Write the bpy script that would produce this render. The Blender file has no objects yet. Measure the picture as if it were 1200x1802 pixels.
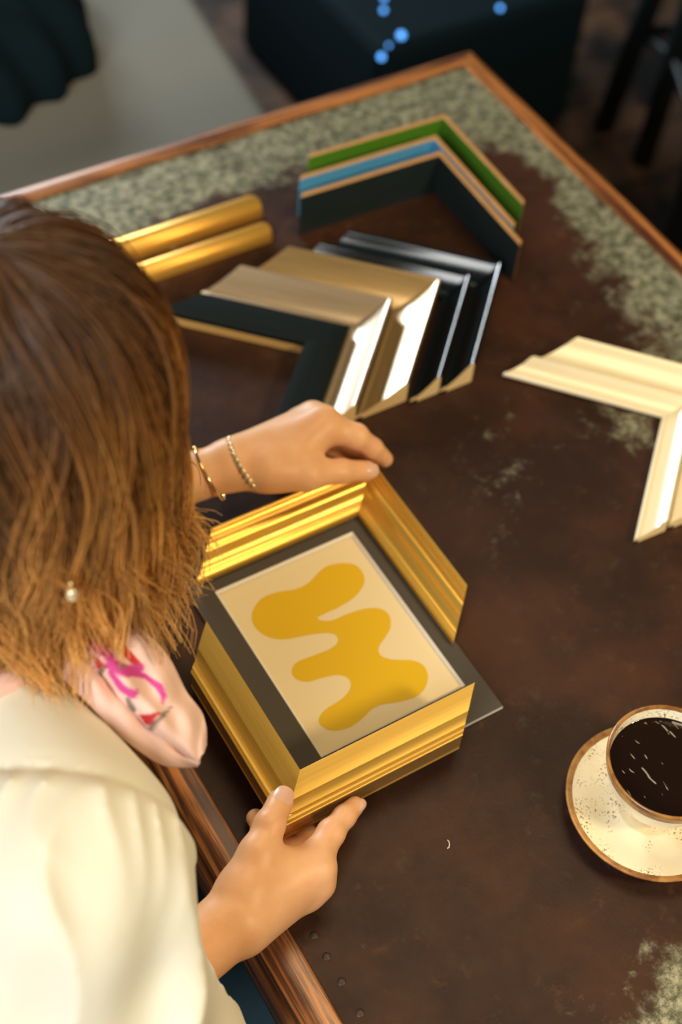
import bpy, bmesh, math, random
import numpy as np
from mathutils import Vector, Matrix
random.seed(7); rng = np.random.default_rng(7)
S = bpy.context.scene
COL = S.collection
PI = math.pi

# ------------------------------------------------------------------ camera
# World: z = 0 is the table top, X runs across the table, Y along it, floor at -0.75.
PITCH, ROLL, AZ, CAMZ = math.radians(51.7), math.radians(-5.8), math.radians(54.7), 1.0
FPX = 2503.0
fw = np.array([math.cos(AZ)*math.cos(PITCH), math.sin(AZ)*math.cos(PITCH), -math.sin(PITCH)])
rt = np.array([math.sin(AZ), -math.cos(AZ), 0.0]); dn = np.cross(fw, rt)
r2 = math.cos(ROLL)*rt + math.sin(ROLL)*dn; d2 = -math.sin(ROLL)*rt + math.cos(ROLL)*dn
def U(px, py, z=0.0):
    """place of a measured point of known height z"""
    d = (px-600)/FPX*r2 + (py-901)/FPX*d2 + fw
    t = (z-CAMZ)/d[2]
    return Vector((d[0]*t, d[1]*t, z))
cd = bpy.data.cameras.new('camera'); cam = bpy.data.objects.new('camera', cd); COL.objects.link(cam)
cam.matrix_world = Matrix(((r2[0], -d2[0], -fw[0], 0), (r2[1], -d2[1], -fw[1], 0), (r2[2], -d2[2], -fw[2], CAMZ), (0, 0, 0, 1)))
cd.sensor_fit = 'VERTICAL'; cd.sensor_height = 36; cd.lens = FPX/1802*36
cd.clip_start = 0.02; cd.clip_end = 50
cd.dof.use_dof = True; cd.dof.focus_distance = 1.03; cd.dof.aperture_fstop = 3.4
S.camera = cam

# ------------------------------------------------------------------ light
S.view_settings.view_transform = 'Standard'; S.view_settings.look = 'None'
S.view_settings.exposure = 0.0; S.view_settings.gamma = 1.0; S.view_settings.use_curve_mapping = False
W = bpy.data.worlds.new('room_air'); S.world = W; W.use_nodes = True
W.node_tree.nodes['Background'].inputs[0].default_value = (0.20, 0.42, 0.50, 1)
W.node_tree.nodes['Background'].inputs[1].default_value = 0.11
def area(name, loc, target, sx, sy, power, color):
    l = bpy.data.lights.new(name, 'AREA'); l.shape = 'RECTANGLE'; l.size = sx; l.size_y = sy
    l.energy = power; l.color = color
    o = bpy.data.objects.new(name, l); COL.objects.link(o); o.location = loc
    o.rotation_euler = (Vector(target)-Vector(loc)).to_track_quat('-Z', 'Y').to_euler()
    return o
area('window_daylight', (0.72, 4.2, 0.85), (0.5, 0.6, 0.0), 1.3, .65, 100, (0.86, 0.95, 1.0))
area('side_daylight', (-1.5, -0.45, 1.4), (0.1, 0.4, 0.1), 1.2, 1.2, 62, (0.97, 0.98, 0.96))
area('ceiling_lamp', (1.12, -0.72, 1.25), (0.45, 0.45, 0.0), 0.26, 0.26, 19, (1.0, 0.78, 0.46))
area('ceiling_lamp', (0.78, 0.72, 1.75), (0.6, 0.6, 0.0), 0.7, 0.7, 14, (1.0, 0.78, 0.46))

# ------------------------------------------------------------------ materials
class N:
    def __init__(s, m): s.t = m.node_tree; s.n = s.t.nodes; s.b = s.n['Principled BSDF']
    def add(s, k, **kw):
        n = s.n.new(k)
        for a, v in kw.items(): setattr(n, a, v)
        return n
    def set(s, sock, v):
        if isinstance(v, bpy.types.NodeSocket): s.t.links.new(v, sock)
        else:
            if hasattr(sock.default_value, '__len__') and not hasattr(v, '__len__'): v = [v]*len(sock.default_value)
            if hasattr(sock.default_value, '__len__') and len(sock.default_value) == 4 and len(v) == 3: v = (*v, 1)
            sock.default_value = v
    def math(s, op, a, b=0.0, clamp=False):
        n = s.add('ShaderNodeMath', operation=op, use_clamp=clamp); s.set(n.inputs[0], a); s.set(n.inputs[1], b); return n.outputs[0]
    def ramp(s, f, lo, hi):
        n = s.add('ShaderNodeMapRange', interpolation_type='SMOOTHSTEP'); s.set(n.inputs[0], f)
        n.inputs[1].default_value = lo; n.inputs[2].default_value = hi; return n.outputs[0]
    def mix(s, f, a, b):
        n = s.add('ShaderNodeMix', data_type='RGBA'); s.set(n.inputs[0], f); s.set(n.inputs[6], a); s.set(n.inputs[7], b); return n.outputs[2]
    def coord(s, which='Object', scale=(1, 1, 1), loc=(0, 0, 0)):
        c = s.add('ShaderNodeTexCoord'); m = s.add('ShaderNodeMapping'); m.inputs[3].default_value = scale; m.inputs[1].default_value = loc
        s.t.links.new(c.outputs[which], m.inputs[0]); return m.outputs[0]
    def noise(s, vec, scale, detail=4, rough=0.55, dist=0.0):
        n = s.add('ShaderNodeTexNoise'); s.set(n.inputs['Vector'], vec); n.inputs['Scale'].default_value = scale
        n.inputs['Detail'].default_value = detail; n.inputs['Roughness'].default_value = rough; n.inputs['Distortion'].default_value = dist
        return n.outputs[0]
    def bump(s, h, strength=0.3, dist=0.001):
        n = s.add('ShaderNodeBump'); s.set(n.inputs['Height'], h); n.inputs['Strength'].default_value = strength; n.inputs['Distance'].default_value = dist
        s.t.links.new(n.outputs[0], s.b.inputs['Normal'])
def mat(name, col=(.5, .5, .5), rough=.5, metal=0., spec=.5, **kw):
    m = bpy.data.materials.new(name); m.use_nodes = True; k = N(m)
    k.set(k.b.inputs['Base Color'], col); k.set(k.b.inputs['Roughness'], rough); k.set(k.b.inputs['Metallic'], metal)
    k.set(k.b.inputs['Specular IOR Level'], spec)
    for a, v in kw.items(): k.set(k.b.inputs[a.replace('_', ' ')], v)
    return m, k
def grain_mat(name, c1, c2, rough=.4, metal=0., scale=(14, 260, 1), spec=.5, bump=.15, coat=0.):
    """streaks along the piece (uv: x along it, y across it)"""
    m, k = mat(name, c1, rough, metal, spec)
    v = k.coord('UV', scale)
    n = k.noise(v, 1.0, 5, .6); f = k.ramp(n, .3, .7)
    k.set(k.b.inputs['Base Color'], k.mix(f, c1, c2))
    k.set(k.b.inputs['Coat Weight'], coat); k.b.inputs['Coat Roughness'].default_value = .12
    k.bump(n, bump, .0006); return m
gold_up = grain_mat('gold_leaf_bright', (.90, .58, .12), (.80, .47, .08), .33, .72, (6, 900, 1))
gold_low = grain_mat('gold_brushed', (.62, .38, .070), (.55, .325, .055), .46, .55, (8, 420, 1), bump=.06)
gold_stick = grain_mat('gold_round', (.88, .50, .09), (.78, .40, .06), .38, .65, (6, 400, 1))
raw_wood = grain_mat('raw_pale_wood', (.92, .70, .36), (.84, .58, .26), .6, 0, (20, 300, 1))
cream_paint = grain_mat('cream_lacquer', (.84, .72, .47), (.80, .66, .40), .3, 0, (8, 300, 1), coat=.5, bump=.04)
champagne = grain_mat('champagne_finish', (.56, .43, .29), (.42, .31, .20), .28, .35, (8, 700, 1), coat=.8)
antique = grain_mat('antique_gold_finish', (.50, .34, .15), (.34, .21, .08), .28, .45, (8, 700, 1), coat=.8)
black_gloss = grain_mat('black_lacquer', (.006, .011, .013), (.008, .010, .011), .12, 0, (10, 300, 1), coat=.2, bump=.02)
black_satin = grain_mat('black_satin_grain', (.005, .009, .010), (.010, .014, .014), .42, 0, (10, 500, 1), bump=.3, spec=.12)
dark_wood_side = grain_mat('dark_wood_side', (.06, .022, .012), (.035, .013, .008), .35, 0, (10, 300, 1))
green_paint = grain_mat('green_paint', (.085, .24, .016), (.07, .21, .013), .5, 0, spec=.3)
blue_paint = grain_mat('blue_paint', (.09, .37, .66), (.08, .33, .60), .5, 0, spec=.3)
slate_paint = grain_mat('slate_paint', (.016, .026, .026), (.013, .022, .022), .5, 0, spec=.3)
edge_wood = grain_mat('orange_edge_wood', (.55, .30, .10), (.45, .22, .07), .5, 0, (30, 200, 1))
gold_lip, _ = mat('gold_lip', (.92, .58, .20), .45, .1)

# table metal: brown patina with grey-green worn patches near the edges
metal_top, k = mat('weathered_metal', rough=.4, metal=.0, spec=.22)
oc = k.coord('Object')
sep = k.add('ShaderNodeSeparateXYZ'); k.t.links.new(oc, sep.inputs[0]); X, Y = sep.outputs[0], sep.outputs[1]
def blob(cx, cy, rx, ry, amp):
    a = k.math('DIVIDE', k.math('SUBTRACT', X, cx), rx); b = k.math('DIVIDE', k.math('SUBTRACT', Y, cy), ry)
    r = k.math('ADD', k.math('MULTIPLY', a, a), k.math('MULTIPLY', b, b))
    return k.math('DIVIDE', amp, k.math('ADD', 1.0, k.math('MULTIPLY', r, r)))
parts_ = [blob(.92, 1.10, .17, .10, .55), blob(.62, 1.12, .22, .055, .45), blob(.40, 1.10, .16, .08, .42), blob(.93, .88, .05, .20, .33),
          blob(.90, .72, .07, .16, .38), blob(.78, .63, .06, .07, .22), blob(.50, .10, .13, .075, .75), blob(.40, .10, .05, .03, .3), blob(.84, .40, .08, .2, .1), blob(.64, .60, .09, .09, .12),
          blob(.55, 1.055, .055, .025, -.35), blob(.86, .955, .05, .05, -.25)]
s_ = parts_[0]
for q in parts_[1:]: s_ = k.math('ADD', s_, q)
big = k.noise(oc, 14, 5, .65, .3); mid = k.noise(oc, 55, 6, .7, .2); fine = k.noise(oc, 260, 4, .7)
f = k.math('ADD', s_, k.math('MULTIPLY', k.math('SUBTRACT', big, .5), 1.1))
f = k.math('ADD', f, k.math('MULTIPLY', k.math('SUBTRACT', mid, .5), .75))
msk = k.ramp(f, .24, .56)
brown = k.mix(k.ramp(k.noise(oc, 9, 5, .6), .35, .7), (.024, .0090, .0052), (.056, .0200, .0085))
brown = k.mix(k.math('MULTIPLY', k.ramp(k.noise(oc, 38, 6, .75), .56, .75), .45), brown, (.115, .050, .018))
brown = k.mix(k.math('MULTIPLY', k.ramp(mid, .58, .72), .22), brown, (.10, .085, .05))
spk = k.ramp(k.noise(oc, 140, 3, .5), .70, .76)
brown = k.mix(k.math('MULTIPLY', spk, .35), brown, (.01, .008, .008))
grey = k.mix(k.ramp(k.math('ADD', k.math('MULTIPLY', fine, .45), k.math('MULTIPLY', k.noise(oc, 95, 3, .7), .55)), .38, .64), (.085, .088, .052), (.42, .40, .27))
k.set(k.b.inputs['Base Color'], k.mix(msk, brown, grey))
k.set(k.b.inputs['Metallic'], k.math('MULTIPLY', msk, .35))
k.set(k.b.inputs['Roughness'], k.math('ADD', .36, k.math('MULTIPLY', mid, .25)))
k.bump(k.math('ADD', fine, k.math('MULTIPLY', mid, 2.)), .25, .0007)

trim_wood, k = mat('oiled_wood_trim', rough=.32, spec=.5)
v = k.coord('UV', (5, 120, 1)); n1 = k.noise(v, 1, 6, .65, .6)
k.set(k.b.inputs['Base Color'], k.mix(k.ramp(n1, .38, .62), (.075, .022, .009), (.52, .20, .055)))
k.bump(n1, .4, .0008)

skin, k = mat('skin', (.71, .40, .225), .46, 0, .4)
oc = k.coord('Object'); n1 = k.noise(oc, 30, 4, .6)
k.set(k.b.inputs['Base Color'], k.mix(k.ramp(n1, .3, .7), (.86, .48, .25), (.80, .41, .20)))
k.b.inputs['Subsurface Weight'].default_value = .18; k.b.inputs['Subsurface Radius'].default_value = (.012, .004, .002)
k.b.inputs['Subsurface Scale'].default_value = .35
k.bump(k.noise(oc, 420, 3, .6), .12, .0006)
nail_m, _ = mat('nail', (.78, .46, .32), .25)
cloth, k = mat('cream_cotton', (.75, .71, .58), .85, 0, .2)
oc = k.coord('Object'); k.bump(k.math('ADD', k.noise(oc, 900, 2), k.math('MULTIPLY', k.noise(oc, 60, 3), 2.)), .2, .0008)
k.b.inputs['Sheen Weight'].default_value = .2
denim, k = mat('blue_denim', (.03, .06, .09), .85, 0, .2)
w = k.add('ShaderNodeTexWave'); k.set(w.inputs['Vector'], k.coord('Object')); w.inputs['Scale'].default_value = 330; w.bands_direction = 'DIAGONAL'
k.set(k.b.inputs['Base Color'], k.mix(w.outputs[1], (.016, .036, .052), (.07, .13, .165)))
hair_m, k = mat('hair', rough=.42, spec=.35)
at = k.add('ShaderNodeAttribute', attribute_name='Col'); k.t.links.new(at.outputs[0], k.b.inputs['Base Color'])
scarf_m, k = mat('pink_print_cotton', (.80, .52, .42), .8, 0, .2)
at = k.add('ShaderNodeAttribute', attribute_name='Col'); oc = k.coord('Object')
k.t.links.new(at.outputs[0], k.b.inputs['Base Color']); k.bump(k.noise(oc, 700, 2), .2, .0006)
white_m, _ = mat('white_card_core', (.82, .76, .66), .7)
mat_board, k = mat('charcoal_mat_board', (.075, .062, .048), .75, 0, .3)
oc = k.coord('Object'); k.bump(k.noise(oc, 1500, 2), .2, .0003)
paper, _ = mat('cream_paper', (.83, .67, .40), .7, 0, .25)
ochre, _ = mat('ochre_ink', (.76, .46, .008), .6, 0, .3)

ceramic, k = mat('speckled_glaze', (.80, .74, .58), .22, 0, .5)
oc = k.coord('Object'); a = k.noise(oc, 520, 2, .5); b_ = k.noise(oc, 34, 3, .6)
sp = k.math('MULTIPLY', k.ramp(a, .57, .64), k.ramp(b_, .46, .58))
base = k.mix(k.ramp(k.noise(oc, 22, 3), .4, .7), (.90, .80, .58), (.82, .68, .43))
k.set(k.b.inputs['Base Color'], k.mix(sp, base, (.22, .11, .035)))
rim_glaze, k = mat('brown_rim_glaze', (.34, .15, .03), .25, 0, .5)
k.set(k.b.inputs['Base Color'], k.mix(k.ramp(k.noise(k.coord('Object'), 70, 4), .35, .65), (.42, .20, .05), (.20, .075, .018)))
coffee_m, k = mat('black_coffee', (.012, .005, .002), .03, 0, .5)
k.bump(k.noise(k.coord('Object', (1, .4, 1)), 190, 1, .4, .3), .36, .0012)
floor_m, k = mat('dark_floorboards', (.03, .018, .012), .45)
oc = k.coord('Object'); br = k.add('ShaderNodeTexBrick'); k.set(br.inputs['Vector'], oc); br.inputs['Scale'].default_value = 1
br.inputs['Brick Width'].default_value = 1.6; br.inputs['Row Height'].default_value = .13; br.inputs['Mortar Size'].default_value = .004
br.inputs['Color1'].default_value = (.16, .08, .042, 1); br.inputs['Color2'].default_value = (.08, .045, .028, 1); br.inputs['Mortar'].default_value = (.004, .004, .004, 1)
k.set(k.b.inputs['Base Color'], k.mix(k.ramp(k.noise(oc, 5, 4), .4, .62), br.outputs[0], (.012, .009, .008)))
grey_fab, k = mat('grey_upholstery', (.21, .205, .18), .9, 0, .2); k.bump(k.noise(k.coord('Object'), 500, 3), .4, .001)
dark_fab, _ = mat('black_navy_fabric', (.004, .012, .016), .9, 0, .1)
dark_metal, _ = mat('black_steel', (.004, .009, .011), .5, .2)
brass, _ = mat('polished_gold', (.90, .62, .28), .18, 1.)
rivet_m, _ = mat('worn_nail_head', (.05, .03, .02), .5, .3)
pearl, _ = mat('pearl_gold', (.85, .70, .45), .2, .5)
glint_m, k = mat('blue_glint_glow', (.02, .1, .3)); k.b.inputs['Emission Color'].default_value = (.08, .30, .75, 1); k.b.inputs['Emission Strength'].default_value = 3.6  # emission put in to imitate blue glints, no lamp
plaster, _ = mat('dim_plaster', (.05, .06, .06), .9)

# ------------------------------------------------------------------ object helpers
def link(o, parent=None):
    COL.objects.link(o)
    if parent is not None: o.parent = parent
    return o
def mesh(name, verts, faces, mats, parent=None, fm=None, smooth=False, uv=None):
    me = bpy.data.meshes.new(name); me.from_pydata([tuple(v) for v in verts], [], [tuple(f) for f in faces])
    for m in (mats if isinstance(mats, (list, tuple)) else [mats]): me.materials.append(m)
    if fm is not None: me.polygons.foreach_set('material_index', fm)
    if uv is not None:
        l = me.uv_layers.new(name='UVMap')
        for p in me.polygons:
            for li, vi in zip(p.loop_indices, p.vertices): l.data[li].uv = uv(p.index, vi)
    if smooth is True: me.polygons.foreach_set('use_smooth', [True]*len(me.polygons))
    elif smooth: me.polygons.foreach_set('use_smooth', [True]*len(me.polygons)); me.set_sharp_from_angle(angle=math.radians(smooth))
    me.update(); return link(bpy.data.objects.new(name, me), parent)
def empty(name, loc=(0, 0, 0), rz=0.):
    o = bpy.data.objects.new(name, None); o.location = loc; o.rotation_euler = (0, 0, rz); o.empty_display_size = .05; return link(o)
def tag(o, label=None, cat=None, group=None, kind=None):
    for a, v in (('label', label), ('category', cat), ('group', group), ('kind', kind)):
        if v: o[a] = v
    return o
def from_bm(name, bm, m, parent=None, smooth=False):
    me = bpy.data.meshes.new(name); bm.normal_update(); bm.to_mesh(me); bm.free()
    for q in (m if isinstance(m, (list, tuple)) else [m]): me.materials.append(q)
    if smooth:
        me.polygons.foreach_set('use_smooth', [True]*len(me.polygons))
        if smooth is not True: me.set_sharp_from_angle(angle=math.radians(smooth))
    return link(bpy.data.objects.new(name, me), parent)
def box(bm, lo, hi, bev=0.0, seg=2):
    g = bmesh.ops.create_cube(bm, size=1.0)
    for v in g['verts']: v.co = Vector([lo[i]+(v.co[i]+.5)*(hi[i]-lo[i]) for i in range(3)])
    if bev: bmesh.ops.bevel(bm, geom=list({e for v in g['verts'] for e in v.link_edges}), offset=bev, segments=seg, affect='EDGES', profile=.5)
def tube(bm, pts, r, seg=12, closed=False, caps=True):
    pts = [Vector(p) for p in pts]; n = len(pts); rings = []
    rr = r if hasattr(r, '__len__') else [r]*n
    up = None
    for i, p in enumerate(pts):
        a = pts[(i-1) % n] if (closed or i) else p; b = pts[(i+1) % n] if (closed or i < n-1) else p
        t = (b-a).normalized()
        if up is None: up = t.orthogonal().normalized()
        up = (up-t*up.dot(t)).normalized(); s = t.cross(up)
        rings.append([bm.verts.new(p+(up*math.cos(q)+s*math.sin(q))*rr[i]) for q in [2*PI*j/seg for j in range(seg)]])
    for i in range(n if closed else n-1):
        A, B = rings[i], rings[(i+1) % n]
        for j in range(seg): bm.faces.new((A[j], A[(j+1) % seg], B[(j+1) % seg], B[j]))
    if caps and not closed: bm.faces.new(rings[0][::-1]); bm.faces.new(rings[-1])
def lathe(name, prof, m, parent, seg=96, fm=None, loc=(0, 0, 0), sharp=60):
    n = len(prof); V = []; F = []; M = []
    for j in range(seg):
        a = 2*PI*j/seg
        for r, z in prof: V.append((loc[0]+r*math.cos(a), loc[1]+r*math.sin(a), loc[2]+z))
    for j in range(seg):
        for i in range(n-1):
            a, b = j*n, ((j+1) % seg)*n; F.append((a+i, b+i, b+i+1, a+i+1)); M.append(fm[i] if fm else 0)
    return mesh(name, V, F, m, parent, M, smooth=sharp)

# ------------------------------------------------------------------ room and table
FL = -.75
bm = bmesh.new(); box(bm, (-4, -3, FL-.05), (5.5, 6, FL)); tag(from_bm('floor', bm, floor_m), kind='structure')
bm = bmesh.new(); box(bm, (5.4, -3, FL), (5.5, 6, 2.0)); tag(from_bm('wall_right', bm, plaster), kind='structure')

TX0, TX1, TY0, TY1, TW, TH = .225, .935, -.42, 1.158, .029, .066
tab = tag(empty('table', ((TX0+TX1)/2, (TY0+TY1)/2, FL)), 'long worktable with brown patinated metal top and orange-brown wooden edging', 'table')
O = Vector(tab.location)
def tmesh(name, V, F, m, **kw): return mesh(name, [Vector(v)-O for v in V], F, m, tab, **kw)
bm = bmesh.new(); box(bm, (TX0, TY0, -.030), (TX1, TY1, 0)); 
for v in bm.verts: v.co -= O
top = from_bm('metal_top', bm, metal_top, tab)
# object texture coordinates of the top are relative to the table's own origin: shift in the material
for n in metal_top.node_tree.nodes:
    if n.type == 'MAPPING': n.inputs[1].default_value = (O.x, O.y, 0)
top['label'] = 'brown metal top with grey-green worn patches'
# wooden edge profile (o = outwards from the metal, z)
tp = [(0, -.03), (0, .0012), (.002, .0022), (.016, .0024), (.022, .0015), (.0255, -.002), (.0262, -.012), (.0245, -.016), (.0250, -.018), (.029, -.021), (.0300, -.030), (.0300, -.040), (.0275, -.043), (.029, -.047), (.029, -.062), (.027, -.066), (.002, -.066), (0, -.03)]
cn = [(TX0, TY0), (TX1, TY0), (TX1, TY1), (TX0, TY1)]; dg = [(-1, -1), (1, -1), (1, 1), (-1, 1)]
for i in range(4):
    j = (i+1) % 4; V = []; F = []; n = len(tp); L = math.dist(cn[i], cn[j])
    for e, (c, d) in enumerate(((cn[i], dg[i]), (cn[j], dg[j]))):
        for o_, z in tp: V.append((c[0]+d[0]*o_, c[1]+d[1]*o_, z))
    acc = [0]
    for q in range(1, n): acc.append(acc[-1]+math.dist(tp[q], tp[q-1]))
    for q in range(n-1): F.append((q, q+1, n+q+1, n+q))
    F += [tuple(range(n-1)), tuple(range(2*n-2, n-1, -1))]
    tmesh('wooden_edging', V, F, trim_wood, smooth=40, uv=lambda pi, vi: ((vi//n)*L+i*3.1, acc[vi % n]))
for x in (TX0+.07, TX1-.07):
    for y in (TY0+.08, TY1-.08):
        bm = bmesh.new(); box(bm, (x-.025, y-.025, FL), (x+.025, y+.025, -.03), .003)
        for v in bm.verts: v.co -= O
        from_bm('leg', bm, dark_metal, tab)
bm = bmesh.new()
bmesh.ops.create_uvsphere(bm, u_segments=12, v_segments=8, radius=.0034)
for v in bm.verts: v.co.z = v.co.z*.35
r0 = from_bm('nail_head', bm, rivet_m, tab, True); me0 = r0.data; r0.location = Vector((.240, .10, .0))-O
ys = [.385, .352, .318, .300, .279, .2535, .22, .19]
for y in [q for q in ys]:
    r = r0.copy(); link(r, tab); r.location = Vector((.2395, y, .0))-O

# ------------------------------------------------------------------ frame corner samples
def chevron(name, label, cat, group, corner, ang, prof, mats, LA, LB, base=0., capmat=None, lip=None):
    """corner: inner corner of the L; arms leave it at ang+180 and ang+270 degrees; every cut runs at 45 degrees.
    prof: closed loop of (u outward, z, material of the segment that starts here)"""
    root = tag(empty(name, (corner[0], corner[1], base)), label, cat, group)
    a = Vector((-math.cos(ang), -math.sin(ang), 0)); b = Vector((math.sin(ang), -math.cos(ang), 0)); o_ = -(a+b)
    objs = []
    def arm(pf, d, L, nm, par, capm):
        n = len(pf); V = []; F = []; M = []
        acc = [0]
        for q in range(1, n+1): acc.append(acc[-1]+math.dist(pf[q % n][:2], pf[q-1][:2]))
        for t in (0, L):
            for p in pf: V.append(o_*p[0]+d*t+Vector((0, 0, p[1])))
        flip = (d == b)
        for q in range(n):
            f = (q, (q+1) % n, n+(q+1) % n, n+q); F.append(f[::-1] if flip else f); M.append(pf[q][2])
        c0 = tuple(range(n)); c1 = tuple(range(2*n-1, n-1, -1)); 
        F += [c0[::-1] if not flip else c0, c1[::-1] if not flip else c1]; M += [capm, capm]
        def uvf(pi, vi):
            return ((vi//n)*L + (3.3 if flip else 0), acc[vi % n])
        return mesh(nm, V, F, mats, par, M, smooth=28, uv=uvf)
    for d, L in ((a, LA), (b, LB)):
        rail = arm(prof, d, L-.0002, 'moulding_rail', root, capmat)
        if lip: arm(lip, d, L-.0002, 'inner_lip', rail, capmat)
    return root
def arc(p0, p1, bulge, n, m):
    """curve from p0 to p1 with sideways bulge, without the last point"""
    out = []; dx, dz = p1[0]-p0[0], p1[1]-p0[1]
    for i in range(n):
        t = i/n; s = 4*t*(1-t)*bulge; L = math.hypot(dx, dz)
        out.append((p0[0]+dx*t-dz/L*s, p0[1]+dz*t*1.0+dx/L*s, m))
    return out
up_prof = ([(.0055, .0025, 1), (0, .0025, 0), (0, .0075, 0), (.0012, .0095, 0), (.0045, .0105, 0), (.0055, .0092, 0)]
    + arc((.0062, .0092), (.0145, .0165), -.0014, 8, 0) + arc((.0145, .0165), (.0215, .0222), .0017, 8, 0)
    + [(.0215, .0222, 0), (.0220, .0213, 0), (.0228, .0232, 0), (.0245, .0243, 0), (.0252, .0238, 0), (.0256, .0256, 0), (.0272, .0268, 0), (.0280, .0262, 0), (.0284, .0284, 0), (.0296, .0298, 0), (.0310, .0296, 0), (.0316, .028, 0), (.0316, .004, 1), (.031, 0, 1), (.0055, 0, 1)])
chevron('frame_corner', 'bright ridged gold frame corner over the top edge of the grey mat', 'frame corner', 'gold corners around the print',
        (.4640, .6290), 0, up_prof, [gold_up, raw_wood], .160, .154, base=.004, capmat=1)
low_prof = ([(.006, .006, 1), (.004, .006, 0), (.0, .030, 0), (.0006, .0335, 0)] + arc((.001, .0338), (.0165, .0275), .0006, 5, 0)
    + arc((.0165, .0275), (.0225, .0205), -.0006, 5, 0) + arc((.0225, .0205), (.0272, .0222), .0008, 6, 0)
    + [(.0272, .0222, 0), (.0280, .0208, 0), (.0290, .0218, 0), (.0298, .0212, 0), (.0296, .0195, 0), (.0285, .0190, 2), (.0292, .0020, 0), (.0300, .0006, 0), (.0290, 0, 1), (.006, 0, 1)])
low_side = grain_mat('gold_bronze_side', (.50, .29, .09), (.38, .20, .06), .22, .7, (10, 500, 1))
chevron('frame_corner', 'brushed gold frame corner over the bottom edge of the grey mat, held by a thumb', 'frame corner', 'gold corners around the print',
        (.2813, .4157), PI, low_prof, [gold_low, raw_wood, low_side], .157, .150, base=.021, capmat=1)

def cove(w, h, top, out, deep=.35):
    p = [(.006, .0035, 1), (0, .0035, 0), (0, .0060, 0), (.0015, .0075, 0), (.004, .0080, 0)]
    x0, z0, x1, z1 = .005, .0072, w-.0035, h
    for i in range(12):
        t = i/11; p.append((x0+(x1-x0)*t, z0+(z1-z0)*(deep*t+(1-deep)*t**1.5), 0))
    return p+[(w-.0022, h+.0008, 0), (w-.0008, h, 0), (w, h-.0015, out), (w, .001, 1), (w-.001, 0, 1), (.006, 0, 1)]
DIAG = math.radians(-45)   # arms leave at 135 and 225 degrees
# inner corner from outer corner measured at the top of the outer edge
def inner(px, py, z, w, dx=0): p = U(px, py, z); return (p.x-w*math.sqrt(2)+dx, p.y)
g = 'frame corner samples nested in a row'
DL = .150
chevron('frame_corner', 'satin black frame corner with a gold inner lip, frontmost of the nested row', 'frame corner', g,
        inner(614, 572, .017, .036), DIAG, [(.001, 0, 1), (.001, .0098, 0), (.0004, .0101, 0), (.0002, .0150, 0), (.0010, .0160, 0), (.006, .0165, 0), (.031, .0180, 0), (.0345, .0172, 0), (.036, .015, 0), (.036, 0, 1)],
        [black_satin, raw_wood, gold_lip], .148, DL, capmat=1, lip=[(.0009, .0005, 2), (.0, .0005, 2), (.0, .0098, 2), (.0009, .0098, 2)])
chevron('frame_corner', 'pale champagne frame corner between the gold-lipped black one and the tan gold one', 'frame corner', g,
        inner(691, 524, .024, .034), DIAG, cove(.034, .024, 0, 2), [champagne, raw_wood, dark_wood_side], .155, DL, capmat=1)
chevron('frame_corner', 'tan antique-gold frame corner with a concave face, widest of the nested row', 'frame corner', g,
        inner(776, 490, .026, .041), DIAG, cove(.041, .0255, 0, 2), [antique, raw_wood, dark_wood_side], .157, DL, capmat=1)
chevron('frame_corner', 'glossy black frame corner right behind the tan gold one', 'frame corner', g,
        inner(829, 482, .023, .0235), DIAG, cove(.0235, .0225, 0, 2), [black_gloss, raw_wood, dark_wood_side], .155, DL, capmat=1)
chevron('frame_corner', 'glossy black frame corner at the back end of the nested row', 'frame corner', g,
        inner(884, 461, .026, .0265), DIAG, cove(.0265, .0255, 0, 0), [black_gloss, raw_wood, dark_wood_side], .158, DL, capmat=1)
# pale samples on the right
aw = math.radians(-48)
pw = [(.004, .004, 1), (0, .004, 0), (0, .0065, 0), (.0012, .0078, 0), (.003, .0080, 0), (.0036, .0070, 0)] + arc((.004, .0072), (.021, .0165), -.0020, 9, 0) + [(.021, .0165, 0), (.0225, .0175, 0), (.0245, .0168, 0), (.0252, .015, 0), (.0252, 0, 1), (.004, 0, 1)]
chevron('frame_corner', 'cream lacquered frame corner, the narrower inner one of the pale pair by the cup side', 'frame corner', 'cream frame corners at the right',
        (.7860, .5960), aw, pw, [cream_paint, raw_wood], .158, .158, capmat=1)
pw2 = [(.005, .004, 1), (0, .004, 0), (0, .0085, 0), (.001, .0100, 0)] + arc((.0015, .0102), (.030, .0215), -.0022, 10, 0) + [(.030, .0215, 0), (.033, .0222, 0), (.0345, .0205, 0), (.0345, 0, 1), (.005, 0, 1)]
off = .0268*math.sqrt(2)
chevron('frame_corner', 'cream lacquered frame corner, the wider outer one of the pale pair at the right', 'frame corner', 'cream frame corners at the right',
        (.7860+off*math.cos(aw+PI/4), .5960+off*math.sin(aw+PI/4)), aw, pw2, [cream_paint, raw_wood], .158, .158, capmat=1)
# tall thin box-frame samples
def boxprof(t, h): return [(0, 0, 0), (0, .004, 0), (0, h-.0006, 1), (.0008, h, 1), (t-.0008, h, 1), (t, h-.0006, 1), (t, 0, 1)]
gg = 'tall thin frame corners standing nested'
for px, py, nm, m, LA, LB, t, h in ((775, 268, 'dark slate', slate_paint, .168, .158, .0058, .05), (766, 240, 'sky blue', blue_paint, .165, .158, .0058, .05), (782, 203, 'green', green_paint, .168, .160, .0055, .05)):
    p = U(px, py, h); a_ = math.radians(-2.0)
    chevron('frame_corner', {'dark slate': 'tall thin frame corner with dark slate inside, front of the nested three', 'sky blue': 'tall thin frame corner painted sky blue inside, middle of the nested three', 'green': 'tall thin frame corner painted green inside, back of the nested three'}[nm],
            'frame corner', gg, (p.x-t*.6, p.y-t*.6), a_, boxprof(t, h), [m, edge_wood], LA, LB, capmat=1)
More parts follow.
